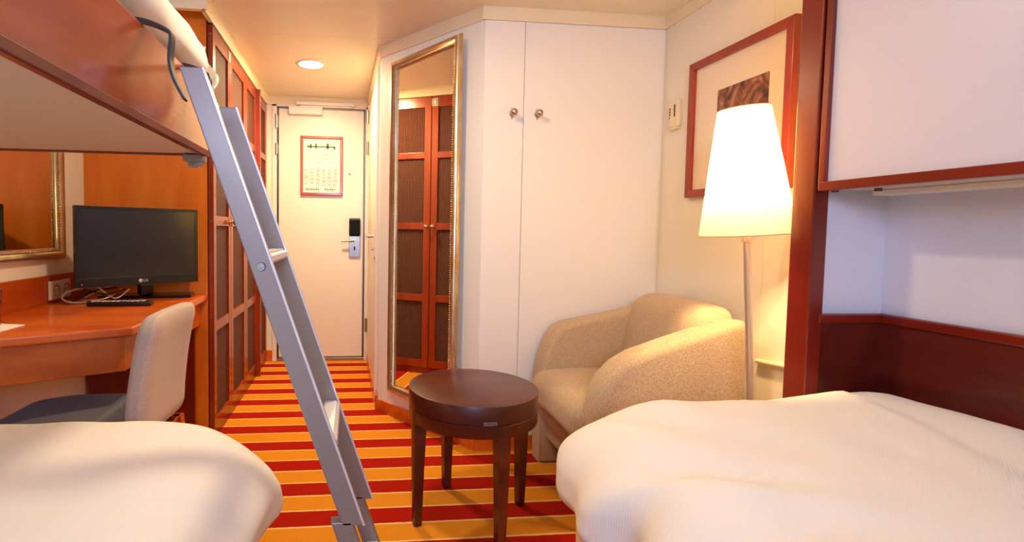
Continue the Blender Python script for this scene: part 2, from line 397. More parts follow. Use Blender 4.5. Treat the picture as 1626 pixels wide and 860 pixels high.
# ship side view (green), deck plan, text columns and pictogram strips
yq = yp-.0045
gx = lambda u: PX0+.02+u*(PX1-PX0-.04)
gz = lambda v: PZ1-.02-v*(PZ1-PZ0-.04)
bm = bmesh.new()
def gr(bm, u0, v0, u1, v1): bx(bm, gx(u0), gx(u1), yq-.001, yq, gz(v1), gz(v0))
for a in ((.12, .137, .86, .158), (.115, .125, .145, .168), (.185, .10, .225, .18), (.325, .09, .365, .18), (.63, .085, .69, .185), (.82, .135, .865, .19)): gr(bm, *a)
wobj('green_ship_diagram', bm, GREEN, pl)
bm = bmesh.new()
for v in (.10, .125, .18, .19): gr(bm, .1, v, .9, v+.002)
gr(bm, .95, .09, .955, .19); gr(bm, .05, .145, .95, .147)
for v in (.285, .30, .36, .375): gr(bm, .05, v, .9, v+.0025)
for u in (.05, .17, .28, .32, .42, .52, .58, .66, .75, .82, .9): gr(bm, u, .285, u+.005, .377)
for u, n in ((.15, 4), (.4, 5), (.7, 5)):
    gr(bm, u, .43, u+.04*n*.8, .436)
wobj('deck_plan_lines', bm, INK, pl)
bm = bmesh.new(); random.seed(7)
for c in range(6):
    u0 = .03+c*.157; gr(bm, u0+.05, .525, u0+.08, .535)
    v = .56
    while v < .85:
        for k in range(random.randint(3, 6)):
            if v < .87: gr(bm, u0, v, u0+.09+random.random()*.045, v+.004)
            v += .012
        v += .014
wobj('text_columns', bm, INK, pl)
bm = bmesh.new()
for u0, u1 in ((.05, .47), (.56, .92)):
    gr(bm, u0, .905, u1, .908); gr(bm, u0, .968, u1, .971); gr(bm, u0, .905, u0+.005, .971); gr(bm, u1-.005, .905, u1, .971)
    n = 4 if u0 < .1 else 3
    for k in range(n*2): 
        uu = u0+.03+k*(u1-u0-.06)/(n*2); gr(bm, uu, .92+.006*(k % 3), uu+.028, .955)
wobj('pictogram_strip', bm, INKD, pl)

# hall side door (bathroom) in the right-hand wall
hd = thing('door_2', '', 'door', (XH, 3.6, 0)); del hd['label']; del hd['category']; hd['kind'] = 'structure'
xh = lambda y: DA.x+(XH-.012-DA.x)*(y-DA.y)/(YD-DA.y)
def hallslab(y0_, y1_, z0_, z1_, t, off=0):
    bm = bmesh.new(); prism(bm, [(xh(y0_)-off, y0_), (xh(y1_)-off, y1_), (xh(y1_)-off-t, y1_), (xh(y0_)-off-t, y0_)], 'z', z0_, z1_, .002); return bm
wobj('door_leaf', hallslab(3.12, 4.02, .05, 2.03, .010), DOORW, hd)
bm = hallslab(3.06, 3.115, 0, 2.045, .016); 
for a in (hallslab(4.025, 4.08, 0, 2.045, .016),):
    me = bpy.data.meshes.new('t'); a.to_mesh(me); bm.from_mesh(me); a.free(); bpy.data.meshes.remove(me)
wobj('door_frame', bm, DOORW, hd)
for z0, z1 in ((1.90, 2.0), (1.66, 1.76), (.26, .37)):
    bm = bmesh.new(); cyl(bm, (xh(4.02)-.020, 4.02, z0), (xh(4.02)-.020, 4.02, z1), .009)
    wobj('hinge', bm, STEEL, hd, True)
bm = bmesh.new(); xx = xh(3.22)
cyl(bm, (xx, 3.22, 1.03), (xx-.058, 3.22, 1.03), .011); cyl(bm, (xx-.055, 3.215, 1.03), (xx-.06, 3.33, 1.03), .010, .008)
wobj('lever_handle', bm, NICK, hd, True)
wobj('lock_plate', box(xx-.018, xx-.006, 3.19, 3.25, .90, 1.08, .003), WPL, hd)
bm = bmesh.new(); cyl(bm, (xx-.016, 3.22, .95), (xx-.034, 3.22, .95), .008); wobj('lock_turn', bm, NICK, hd, True)

# ------------------------------------------------------------------ closet doors in the cabinet wall
def knob(root, x, z, parent=None):
    y = YC-.006
    bm = bmesh.new(); prism(bm, [(x-.015, z), (x, z-.030), (x+.015, z), (x, z+.030)], 'y', y-.003, y+.002, .001)
    cyl(bm, (x, y, z), (x, y-.03, z), .005); sph(bm, (x+.0, y-.036, z), .017)
    wobj('knob', bm, NICK, root, True, 35, label='round nickel knob on a diamond plate')
for nm, x0, x1, kx, lab in (('closet_door', .614, .8065, .752, 'narrow white closet door beside the tall mirror, nickel knob near its right edge'),
                            ('closet_door', .8095, 1.50, .875, 'wide white closet door behind the armchair, nickel knob near its left edge')):
    t = thing(nm, lab, 'closet door', ((x0+x1)/2, YC-.008, .30))
    wobj('door_panel', box(x0, x1, YC-.008, YC+.0, .30, 2.052, .001), WHITE, t)
    knob(t, kx, 1.625)
# ventilation grille low in the cabinet wall
vg = thing('vent_grille', 'cream louvred vent grille low on white wall between table and armchair', 'vent', (.83, YC, .072))
bm = bmesh.new(); X0v, X1v = .645, 1.02
bx(bm, X0v, X1v, YC-.012, YC-.004, .072, .105, .001); bx(bm, X0v, X1v, YC-.012, YC-.004, .235, .25, .001)
bx(bm, X0v, X0v+.02, YC-.012, YC-.004, .105, .235, .001); bx(bm, X1v-.02, X1v, YC-.012, YC-.004, .105, .235, .001)
wobj('grille_frame', bm, CREAM, vg)
wobj('grille_back', box(X0v+.005, X1v-.005, YC-.004, YC-.001, .075, .245), BLK, vg)
for k in range(8):
    z = .112+k*.0158; bm = bmesh.new(); prism(bm, [(YC-.012, z), (YC-.004, z+.006), (YC-.004, z+.008), (YC-.013, z+.003)], 'x', X0v+.015, X1v-.015)
    wobj('slat', bm, CREAM, vg)

# ------------------------------------------------------------------ gilded mirrors
def gilt_frame(bm, W, H, w_=.05, d=.032):
    """frame in local XZ (x 0..W, z 0..H), front towards -y; moulded profile with bead row"""
    prof = [(0, 0), (0, -.014), (.006, -.024), (.016, -d), (.026, -d+.002), (.033, -.020), (.037, -.019), (.044, -.017), (.046, -.009), (.05, -.007), (.05, 0)]
    cs = [(0, 0, 1, 1), (W, 0, -1, 1), (W, H, -1, -1), (0, H, 1, -1)]
    R_ = [[bm.verts.new((x+sx*a*w_/.05, y_, z+sz*a*w_/.05)) for a, y_ in prof] for x, z, sx, sz in cs]
    for k in range(4):
        A, B = R_[k], R_[(k+1) % 4]
        for i in range(len(prof)-1): bm.faces.new((A[i], A[i+1], B[i+1], B[i]))
        bm.faces.new((A[-1], A[0], B[0], B[-1]))
    bmesh.ops.recalc_face_normals(bm, faces=bm.faces[:])
    return bm
def beads(W, H, off=.0405, step=.0115, r=.0045):
    bm = bmesh.new()
    pts = []
    for z in (off, H-off): pts += [(off+i*step, z) for i in range(int((W-2*off)/step)+1)]
    for x in (off, W-off): pts += [(x, off+i*step) for i in range(int((H-2*off)/step)+1)]
    for x, z in pts:
        q = bmesh.ops.create_icosphere(bm, subdivisions=1, radius=r)
        for v in q['verts']: v.co += Vector((x, -.0205, z))
    return bm
def mirror(name, label, loc, rz, W, H):
    t = thing(name, label, 'mirror', loc, (0, 0, rz))
    f = obj('frame', gilt_frame(bmesh.new(), W, H), GILT, t, True, 50)
    obj('bead_row', beads(W, H), GILT, f, True, 80)
    obj('glass', box(.046, W-.046, -.006, -.002, .046, H-.046), MIRROR, t)
    return t
# tall mirror on the diagonal wall: local x runs from far-left end to near-right end
MA = Vector((.230, 2.886)); MB_ = Vector((.528, 2.500)); dirm = (DB-DA).normalized()
sA = (MA-DA).dot(dirm); base = DA+dirm*sA+dn*.001
MT = math.radians(-5.4)                 # hangs with its near edge a little proud of the wall
mirror('wall_mirror', 'tall narrow silver-gilt framed mirror on the diagonal white wall, reflecting the wardrobe', (base.x, base.y, .143), math.atan2(dirm.y, dirm.x)+MT, .556, 1.857)
# joint of the wall panels above the tall mirror
jp = DA+dirm*.22
bm = bmesh.new(); prism(bm, [(jp.x, jp.y), (jp.x+dirm.x*.002, jp.y+dirm.y*.002), (jp.x+dirm.x*.002+dn.x*.0008, jp.y+dirm.y*.002+dn.y*.0008), (jp.x+dn.x*.0008, jp.y+dn.y*.0008)], 'z', .07, CZ-.055)
struct('trim_13', bm, CREAM)
# mirror over the desk on the left wall
mirror('wall_mirror', 'wide gilt framed mirror on left wall above the desk, partly hidden by the bunk', (XL+.001, 1.42, .922), math.radians(90), .945, .95)

# ------------------------------------------------------------------ wardrobe
wr = thing('wardrobe', 'long built-in cherry wardrobe with woven panel doors along the left of the hallway', 'wardrobe', (-.98, 3.3, 0))
wobj('side_panel', box(XL, -.702, 2.572, 2.592, 0, 2.108, .001), HONEY, wr)
wobj('wardrobe_body', box(XL+.01, -.705, 2.596, YD-.002, .0, 2.048), DARKR, wr)
wobj('plinth', box(-.70, -.676, 2.60, YD-.01, 0, .045), RED, wr)
XF = -.672
def wdoor(y0_, y1_, knob_y=None, hinge=True, zt=2.045):
    bm = bmesh.new(); st = .048; x0_ = -.697
    bx(bm, x0_, XF, y0_, y0_+st, .047, zt, .002); bx(bm, x0_, XF, y1_-st, y1_, .047, zt, .002)
    for a, c in ((.047, .105), (.545, .595), (1.078, 1.128), (1.60, 1.645), (zt-.075, zt)): bx(bm, x0_+.001, XF-.001, y0_+st-.001, y1_-st+.001, a, c, .002)
    d = wobj('door', bm, WARD, wr)
    d2 = wobj('woven_panel', box(x0_+.005, XF-.012, y0_+st-.004, y1_-st+.004, .09, zt-.06), WOVEN, wr, parent=d)
    if knob_y:
        bm = bmesh.new(); x = XF
        prism(bm, [(knob_y-.010, 1.10), (knob_y, 1.076), (knob_y+.010, 1.10), (knob_y, 1.124)], 'x', x-.001, x+.003, .001)
        cyl(bm, (x, knob_y, 1.10), (x+.024, knob_y, 1.10), .005); sph(bm, (x+.030, knob_y, 1.10), .015)
        wobj('knob', bm, NICK, wr, True, 35, parent=d, label='round nickel knob on a diamond plate')
    return d
wdoor(2.578, 2.933, 2.912)
wdoor(2.939, 3.333, 2.960)
wdoor(3.340, 3.708)
wdoor(3.742, 4.145, 4.12)
wobj('divider', box(-.70, -.646, 3.712, 3.738, .0, 2.048, .002), WARD, wr)
for z in (.68, 1.10, 2.0):
    bm = bmesh.new(); cyl(bm, (-.684, 2.5795, z), (-.684, 2.577, z), .004, seg=12); wobj('screw', bm, STEEL, wr, True)
bm = bmesh.new(); bx(bm, XF-.001, XF+.004, 2.918, 2.936, 1.985, 2.03, .001); wobj('magnet_catch', bm, STEEL, wr)
# safety sign at the top of the second door
sg = thing('safety_sign', 'small green life jacket sign at the top of the wardrobe door', 'sign', (XF, 2.911, 1.975))
wobj('sign_plate', box(XF+.0005, XF+.0025, 2.890, 2.932, 1.975, 2.028, .0005), WPL, sg)
wobj('green_field', box(XF+.0025, XF+.0032, 2.894, 2.928, 1.980, 2.023), GREEN, sg)
bm = bmesh.new(); xs = XF+.0034
prism(bm, [(2.901, 1.985), (2.921, 1.985), (2.922, 2.006), (2.916, 2.019), (2.906, 2.019), (2.900, 2.006)], 'x', xs-.0003, xs+.0002)
wobj('life_jacket_symbol', bm, WPL, sg)
bm = bmesh.new(); bx(bm, xs+.0002, xs+.0005, 2.909, 2.913, 2.000, 2.014); bx(bm, xs+.0002, xs+.0005, 2.901, 2.921, 1.992, 1.995); wobj('symbol_strap', bm, GREEN, sg)

# ------------------------------------------------------------------ desk
dk = thing('desk', 'cherry wood wall desk with an angled front under the television', 'desk', (-.98, 2.1, 0))
out = [(XL+.004, 2.569), (-.70, 2.569), (-.704, 1.712), (-.998, 1.556), (-1.09, 1.50), (-1.13, 1.42), (XL+.004, 1.42)]
bm = bmesh.new(); prism(bm, out, 'z', .709, .74, .007, 3)
wobj('desk_top', bm, CHX, dk)
ins = [(-.735, 2.569), (-.738, 1.735), (-1.01, 1.59), (-1.118, 1.525), (-1.155, 1.43)]
ins2 = [(-.757, 2.569), (-.758, 1.748), (-1.02, 1.61), (-1.135, 1.545), (-1.175, 1.43)]
bm = bmesh.new(); prism(bm, ins+ins2[::-1], 'z', .59, .709, .0015)
wobj('apron', bm, CHX, dk)
wobj('backsplash', box(XL+.001, XL+.016, 1.42, 2.568, .74, .858, .002), CHY, dk)
wobj('shaded_panel', box(XL+.02, -.76, 2.545, 2.568, 0, .709), RED, dk)  # added dark sheet standing in for shade on the wardrobe side below the desk

# double socket on the backsplash
so = thing('power_socket', 'double beige wall socket above the desk, left of the television', 'socket', (XL+.016, 2.313, .753))
wobj('cover_plate', box(XL+.0165, XL+.027, 2.234, 2.392, .753, .834, .005, seg=3), PLATE, so)
for yc in (2.275, 2.352):
    f = wobj('socket_insert', box(XL+.0265, XL+.030, yc-.034, yc+.034, .760, .827, .004), PLATE, so)
    bm = bmesh.new(); lathe(bm, [(.025, 0), (.022, .001), (.0205, -.0005), (.019, -.0018), (.0, -.0018)], seg=28)
    for v in bm.verts: v.co = Vector((v.co.z, v.co.x, v.co.y))+Vector((XL+.0315, yc, .7935))
    wobj('socket_well', bm, STEEL, so, True, parent=f)
    bm = bmesh.new()
    for dy in (-.0095, .0095): cyl(bm, (XL+.0297, yc+dy, .7935), (XL+.0305, yc+dy, .7935), .0028, seg=10)
    wobj('contact_hole', bm, BLK, so, parent=f)

# ------------------------------------------------------------------ television
tv = thing('television', 'black flat screen television on the desk, turned towards the room', 'television', (-.93, 2.44, .7405), (0, 0, math.radians(38.4)))
ca, sa = math.cos(math.radians(38.4)), math.sin(math.radians(38.4))
def tvl(x, y): # world -> local of tv
    dx, dy = x+.93, y-2.44; return (dx*ca+dy*sa, -dx*sa+dy*ca)
cx, cy = tvl(-.920, 2.335)
Wt, H0, H1 = .499, .072, .410
bm = bx(bmesh.new(), cx-Wt/2, cx+Wt/2, cy, cy+.028, H0, H1, .003)
obj('housing', bm, BLK, tv)
bm = bmesh.new(); prism(bm, [(cy+.028, H0+.05), (cy+.028, H1-.04), (cy+.042, H1-.08), (cy+.048, H0+.10)], 'x', cx-Wt/2+.04, cx+Wt/2-.04, .004)
obj('back_cover', bm, BLK, tv)
bz = rect_frame_xz(cx-Wt/2, cx+Wt/2, H0, H1, .014, cy-.006, cy+.002, .001)
bx(bz, cx-Wt/2+.013, cx+Wt/2-.013, cy-.006, cy+.001, H0+.012, H0+.037, .0008)
obj('bezel', bz, BLK, tv)
obj('screen', box(cx-Wt/2+.013, cx+Wt/2-.013, cy-.0035, cy+.001, H0+.036, H1-.013), SCREEN, tv)
bm = bmesh.new(); cyl(bm, (cx-.004, cy-.0070, H0+.019), (cx-.004, cy-.0058, H0+.019), .0078, seg=24)
lg = obj('logo_disc', bm, mat('logo_silver', (206, 204, 206), .4), tv)
def text_obj(name, body, size, mat_, parent, loc, rot=(math.radians(90), 0, 0)):
    cu_ = bpy.data.curves.new(name, 'FONT'); cu_.body = body; cu_.size = size; cu_.extrude = .0004; cu_.align_x = 'LEFT'; cu_.align_y = 'CENTER'
    tmp = bpy.data.objects.new('tmp', cu_); COL.objects.link(tmp); bpy.context.view_layer.update()
    me = bpy.data.meshes.new_from_object(tmp.evaluated_get(bpy.context.evaluated_depsgraph_get())); bpy.data.objects.remove(tmp)
    me.materials.clear(); me.materials.append(mat_)
    o = bpy.data.objects.new(name, me); COL.objects.link(o); o.location = loc; o.rotation_euler = rot; o.parent = parent; return o
text_obj('logo_letters', 'LG', .0165, mat('logo_silver_letters', (206, 204, 206), .4), tv, (cx+.007, cy-.0064, H0+.0185))
bm = bmesh.new(); tube(bm, [(cx-.004+.0045*math.cos(t), cy-.0072, H0+.019+.0045*math.sin(t)) for t in [math.radians(100+i*26) for i in range(11)]], .0005, 5); bx(bm, cx-.004, cx+.0005, cy-.0076, cy-.0070, H0+.0187, H0+.0193)
obj('logo_face', bm, mat('logo_dark', (90, 88, 90), .5), tv)
bm = bmesh.new(); cyl(bm, (cx-Wt/2+.022, cy-.0065, H0+.013), (cx-Wt/2+.022, cy-.0055, H0+.013), .0022, seg=12)
obj('power_light', bm, emit('red_power_light', (1, .05, .12, 1), 1.2), tv)
nx, ny = tvl(-.935, 2.43)
bm = bmesh.new(); prism(bm, [(nx-.026, ny-.012), (nx+.026, ny-.012), (nx+.03, ny+.03), (nx-.03, ny+.03)], 'z', .014, .11, .008)
obj('neck', bm, GBLK, tv, True, 40)
b9 = math.radians(9-38.4); bm = bmesh.new(); bxc = tvl(-.945, 2.475)
bx(bm, -.195, .195, -.062, .066, .0, .013, .004)
for v in bm.verts: v.co = Vector((bxc[0]+v.co.x*math.cos(b9)-v.co.y*math.sin(b9), bxc[1]+v.co.x*math.sin(b9)+v.co.y*math.cos(b9), v.co.z))
obj('stand_base', bm, GBLK, tv)
# cables and box under the set
cb = thing('cable_bundle', 'tangle of white and black cables on the desk under the television', 'cables', (-1.12, 2.36, .7405))
random.seed(3)
for k, (m_, pts) in enumerate(((WIRE, [(-1.10, 2.42, .80), (-1.19, 2.30, .79), (-1.20, 2.24, .765), (-1.15, 2.23, .747), (-1.08, 2.30, .747)]),
                    (BLK, [(-1.06, 2.42, .79), (-1.14, 2.30, .775), (-1.10, 2.26, .748), (-1.0, 2.30, .748)]),
                    (WIRE, [(-1.16, 2.46, .745), (-1.10, 2.33, .80), (-1.02, 2.31, .755), (-.98, 2.36, .79)]),
                    (BLK, [(-1.20, 2.46, .745), (-1.16, 2.34, .79), (-1.05, 2.29, .775), (-1.0, 2.36, .79)]),
                    (BRASS, [(-1.07, 2.38, .80), (-1.13, 2.27, .757), (-1.04, 2.27, .76), (-1.02, 2.38, .79)]),
                    (BLK, [(-1.22, 2.44, .75), (-1.18, 2.28, .748), (-1.12, 2.33, .785), (-1.03, 2.33, .80)]))):
    wobj('cable', tube(bmesh.new(), spline(pts, 7), .0032 if k != 0 else .004), m_, cb, True)
# remote control
rc = thing('remote_control', 'long black remote control lying on the desk before the television', 'remote control', (-.945, 2.19, .7405), (0, 0, math.radians(4)))
obj('remote_body', box(-.122, .122, -.022, .022, 0, .018, .005, seg=3), BLK, rc, True, 50)
random.seed(5)
for r in range(3):
    for c in range(11):
        mm = WPL if random.random() > .2 else (mat('red_button', (190, 40, 20), .5) if random.random() > .6 else GREY)
        if (r+c) % 1 == 0: obj('button', box(-.108+c*.019, -.097+c*.019, -.015+r*.011, -.008+r*.011, .0175, .0205, .001), mm, rc)
# glass and napkin at the left edge
nk = obj('paper_napkin', bmesh.new(), PAPER)
bm = bmesh.new(); prism(bm, [(-1.054, 1.752), (-1.06, 1.63), (-1.19, 1.60), (-1.21, 1.735), (-1.14, 1.772)], 'z', .7405, .7425)
bm.to_mesh(nk.data); bm.free(); nk.data.materials.clear(); nk.data.materials.append(PAPER)
tag(nk, 'white paper napkin lying on the desk under the drinking glass', 'napkin')
gl = bmesh.new(); lathe(gl, [(.001, .0), (.028, 0), (.033, .115), (.031, .115), (.0265, .008), (.001, .008)], (0, 0, 0), 36)
g = obj('drinking_glass', gl, GLASS, None, True, 50); g.location = (-1.148, 1.735, .743); tag(g, 'clear drinking glass standing on the white napkin at the desk end', 'glass')

# ------------------------------------------------------------------ desk chair
ch = thing('desk_chair', 'upholstered side chair with light felt back and darker grey seat, pulled to the desk', 'chair', (-.835, 1.71, 0), (0, 0, math.radians(-1)))
# local: chair faces -x; back at x≈+.22
def seatfn(p):
    return Vector((p.x, p.y*(1+.0*p.x), p.z+.006*math.cos(p.x*6)-.010*max(0, -p.x-.14)/.1))
obj('seat', softbox((-.06, 0, .425), (.245, .215, .04), (.07, .07, .036), 16, seatfn), DTWEED, ch, True, 60)
def backfn(p):
    t = (p.z-.36)/.46; p = p.copy()
    p.x += -.005+.065*t*t+.0*t-.022*math.cos(p.y*6)*(.3+.7*t)+.02
    p.y *= 1-.06*t
    return p
obj('backrest', softbox((.195, 0, .608), (.034, .195, .195), (.026, .05, .05), 16, backfn), GTWEED, ch, True, 60)
bm = bmesh.new()
for s_ in (-1, 1): 
    pts = [(.205+.0, s_*.205*(1-.06*((z-.36)/.46)), z) for z in ()]
bm.free()
for sx, sy in ((-.25, -.17), (-.25, .17), (.2, -.17), (.2, .17)):
    bm = bmesh.new(); k = .03 if sx > 0 else 0
    A = [(sx-.019, sy-.019), (sx+.019, sy-.019), (sx+.019, sy+.019), (sx-.019, sy+.019)]
    lo = [bm.verts.new((sx+(a-sx)*.7+k*2, sy+(b_-sy)*.7, 0)) for a, b_ in A]; hi = [bm.verts.new((a+k*.3, b_, .39)) for a, b_ in A]
    bm.faces.new(lo[::-1]); bm.faces.new(hi)
    for i in range(4): bm.faces.new((lo[i], lo[(i+1) % 4], hi[(i+1) % 4], hi[i]))
    obj('leg', bm, CH, ch)
bm = bmesh.new(); bx(bm, -.25, .215, -.185, -.165, .335, .385, .002); bx(bm, -.25, .215, .165, .185, .335, .385, .002); bx(bm, .2, .222, -.18, .18, .335, .39, .002); bx(bm, -.262, -.242, -.18, .18, .335, .39, .002)
obj('seat_frame', bm, CH, ch)

# ------------------------------------------------------------------ upper bunk (left)
XB = -.378; YE = 1.40; Z0, Z1 = 1.252, 1.432; YN = -.55
ub = thing('bunk_bed', 'fold-down upper bunk with cherry side board above the left bed', 'bunk bed', (-.82, .4, Z0))
wobj('side_board', box(XB-.02, XB, YN, YE, Z0, Z1-.004, .003), wood('bunk_board_cherry', (132, 44, 16), (158, 62, 24), (176, 78, 34), 'y', .22, .5), ub)
wobj('end_board', box(XL+.01, XB-.02, YE-.018, YE, Z0, Z1-.04, .002), REDY, ub)
wobj('edge_trim', box(XB-.004, XB+.003, YN, YE+.002, Z0-.002, Z0+.014, .001), wood('matte_red_edge', (84, 14, 6), (104, 22, 9), (120, 30, 12), 'y', .6, 0), ub)
wobj('base_panel', box(XL+.01, XB-.02, YN, YE-.018, Z0+.004, Z0+.018), BEIGE, ub)
wobj('mattress', softbox((-.835, .42, 1.360), (.425, .955, .086), (.04, .04, .03), 10), SHEET, ub, True, 60)
bm = bmesh.new(); bx(bm, -.435, -.385, YE-.03, YE+.012, 1.236, 1.252, .002); bx(bm, -.425, -.405, YE-.02, YE+.008, 1.222, 1.237, .002); cyl(bm, (-.400, YE-.02, 1.236), (-.400, YE+.01, 1.236), .010)
wobj('latch', bm, GREY, ub)
def bdfn(p):
    p = p.copy(); n = noise.noise(Vector((p.x*5, p.y*3.2, p.z*5))); n2 = noise.noise(Vector((p.x*13, p.y*9, p.z*9+4)))
    edge = max(0, (p.x+.52)/.18)
    if p.x > -.62: p.z += .012*n-.025*edge
    p.z += .008*n2; p.x += .012*noise.noise(Vector((p.y*8, p.z*14, 2)))
    if p.y > 1.36: p.y += .012*noise.noise(Vector((p.x*20, p.z*6, 5)))
    if p.z < 1.44 : p.z -= .0
    return p
du = obj('duvet', softbox((-.82, .455, 1.532), (.437, 1.0, .048), (.036, .045, .044), 50, bdfn), LINEN, None, True, 80)
tag(du, 'crumpled cream duvet lying on the upper bunk', 'duvet')
# sheet hanging down at the bunk's far corner
def hang():
    bm = bmesh.new(); n, k = 26, 22; V = []
    for i in range(n+1):
        row = []
        for j in range(k+1):
            u = i/n; v = j/k
            x = -.62+u*.245; base_y = YE+.075
            y = base_y+.012*math.sin(u*24+v*2)*v+.008*noise.noise(Vector((u*4, v*4, 1)))+.012
            z = 1.558-v*(.158+.03*math.sin(u*9))
            if v < .2: y -= (.2-v)*.12
            x += .010*math.sin(v*11+u*3)*u-.045*max(0, .6-v)*u; y += .014*math.sin(v*9+u*5)*v
            row.append(bm.verts.new((x, y, z)))
        V.append(row)
    for i in range(n):
        for j in range(k): bm.faces.new((V[i][j], V[i+1][j], V[i+1][j+1], V[i][j+1]))
    g_ = bm.faces[:]
    bmesh.ops.solidify(bm, geom=g_, thickness=.004)
    return bm
hs = obj('bed_sheet', hang(), LINEN, None, True, 80); tag(hs, 'cream sheet edge hanging over the far end of the upper bunk', 'sheet')

# ------------------------------------------------------------------ ladder
ld = thing('bunk_ladder', 'aluminium ladder leaning on the upper bunk with black hooks', 'ladder', (.2, 1.16, 0))
K = .3455                                     # run per rise
def lx(z): return -.318+(1.358-z)*K          # left edge of a rail at height z
def rail(y0_, y1_, ztop, zsplit):
    W = .0425
    def seg(z_hi, z_lo, off, w_):
        bm = bmesh.new(); prism(bm, [(lx(z_hi)+off, z_hi), (lx(z_hi)+off+w_, z_hi), (lx(z_lo)+off+w_, z_lo), (lx(z_lo)+off, z_lo)], 'y', y0_, y1_, .0025); return bm
    r = wobj('side_rail', seg(ztop, zsplit, 0, W), ALU, ld)
    wobj('lower_rail', seg(zsplit+.008, 0.012, -.020, .041), ALU, ld, parent=r)
    wobj('foot_pad', seg(.016, 0.0, -.022, .045), BLK, ld, parent=r)
    bm = bmesh.new(); prism(bm, [(lx(ztop)+W-.002, ztop), (lx(ztop)+W+.0025, ztop), (lx(zsplit)+W+.0025, zsplit), (lx(zsplit)+W-.002, zsplit)], 'y', y0_-.0015, y0_+.006, .0008)
    wobj('rail_highlight', bm, ALUE, ld, parent=r)  # bright strip painted along the rail's corner as a highlight
    return r
r1 = rail(.985, 1.010, 1.358, .475)
r2 = rail(1.238, 1.263, 1.346, .392)
for z in (1.0, .63, .27):
    bm = bmesh.new(); prof = [(-.022, .0), (-.020, .009), (-.010, .015), (.010, .015), (.020, .009), (.022, 0), (.018, -.006), (-.018, -.006)]
    c = lx(z)+(.021 if z > .45 else .0)
    prism(bm, [(c+a, z+b_) for a, b_ in prof], 'y', 1.011, 1.237)
    rg = wobj('rung', bm, ALUE, ld)
    bm = bmesh.new()
    for k in range(7): bx(bm, c-.0135+k*.004, c-.0115+k*.004, 1.013, 1.235, z+.0145, z+.0165)
    wobj('tread_ribs', bm, WPL, ld, parent=rg)
bm = bmesh.new(); cyl(bm, (lx(.99)+.021, .985, .99), (lx(.99)+.021, .979, .99), .009, .0075); cyl(bm, (lx(.99)+.021, .9795, .99), (lx(.99)+.021, .977, .99), .0035, seg=12)
wobj('bolt', bm, STEEL, ld, True)
for yy in (.997, 1.25):
    # flat bar: inside the board, over its top, across and down along the rail
    pts = spline([(XB-.024, yy, 1.40), (XB-.023, yy, 1.436), (XB-.014, yy, 1.4405), (XB+.01, yy, 1.436), (XB+.038, yy, 1.424), (XB+.045, yy, 1.412), (XB+.042, yy, 1.37), (XB+.050, yy, 1.335), (XB+.068, yy, 1.300)], 6)
    bm = bmesh.new(); prev = None
    for i, p in enumerate(pts):
        d = (pts[min(i+1, len(pts)-1)]-pts[max(i-1, 0)]).normalized(); nrm_ = Vector((-d.z, 0, d.x)).normalized()
        q = [bm.verts.new(p+Vector((0, sy*.011, 0))+nrm_*sn*.0025) for sy, sn in ((-1, -1), (1, -1), (1, 1), (-1, 1))]
        if prev:
            for k in range(4): bm.faces.new((prev[k], prev[(k+1) % 4], q[(k+1) % 4], q[k]))
        else: bm.faces.new(q[::-1])
        prev = q
    bm.faces.new(prev); bmesh.ops.recalc_face_normals(bm, faces=bm.faces[:])
    wobj('hook', bm, HOOKM, ld, label='black coated hook bar')

# ------------------------------------------------------------------ round table
TC = (.454, 1.8266); TR = .2371; TH = .492
tb = thing('side_table', 'round mahogany side table with four tapered legs between mirror and armchair', 'table', (TC[0], TC[1], 0))
def disc(r, z0, z1, bev=.0015, seg=72):
    return [(.0, z0), (r-bev, z0), (r, z0+bev), (r, z1-bev), (r-bev*.4, z1-bev*.3), (r-bev, z1), (.0, z1)]
bm = bmesh.new(); lathe(bm, [(1e-4, TH-.062)]+disc(TR, TH-.062, TH)[1:-1]+[(1e-4, TH)], seg=96); obj('table_top', bm, MAHO, tb, True, 30)
bm = bmesh.new(); lathe(bm, [(TR-.03, TH-.108), (TR-.002, TH-.108), (TR-.001, TH-.106), (TR-.001, TH-.066), (TR-.003, TH-.064), (TR-.03, TH-.064), (TR-.03, TH-.108)], seg=96); obj('apron_ring', bm, MAHO, tb, True, 30)
a0_ = math.radians
for ang in (194, 104, 14, 284):
    a = a0_(ang); bm = bmesh.new(); R1 = TR; c, s_ = math.cos(a), math.sin(a)
    rings = []
    for z, ro, wd, th in ((0.0, .226, .011, .022), (.008, .230, .015, .028), (.2, .234, .019, .036), (TH-.12, .2365, .0225, .044), (TH-.063, .2375, .0225, .044)):
        pr_ = []
        for t, rr in ((-1, ro-.002), (-.6, ro+.0008), (0, ro+.0015), (.6, ro+.0008), (1, ro-.002), (1, ro-th), (-1, ro-th)):
            pr_.append(bm.verts.new((c*rr-s_*t*wd, s_*rr+c*t*wd, z)))
        rings.append(pr_)
    for A, B in zip(rings, rings[1:]):
        for i in range(7): bm.faces.new((A[i], A[(i+1) % 7], B[(i+1) % 7], B[i]))
    bm.faces.new(rings[0][::-1]); bm.faces.new(rings[-1]); bmesh.ops.recalc_face_normals(bm, faces=bm.faces[:])
    obj('leg', bm, MAHO, tb, True, 35)
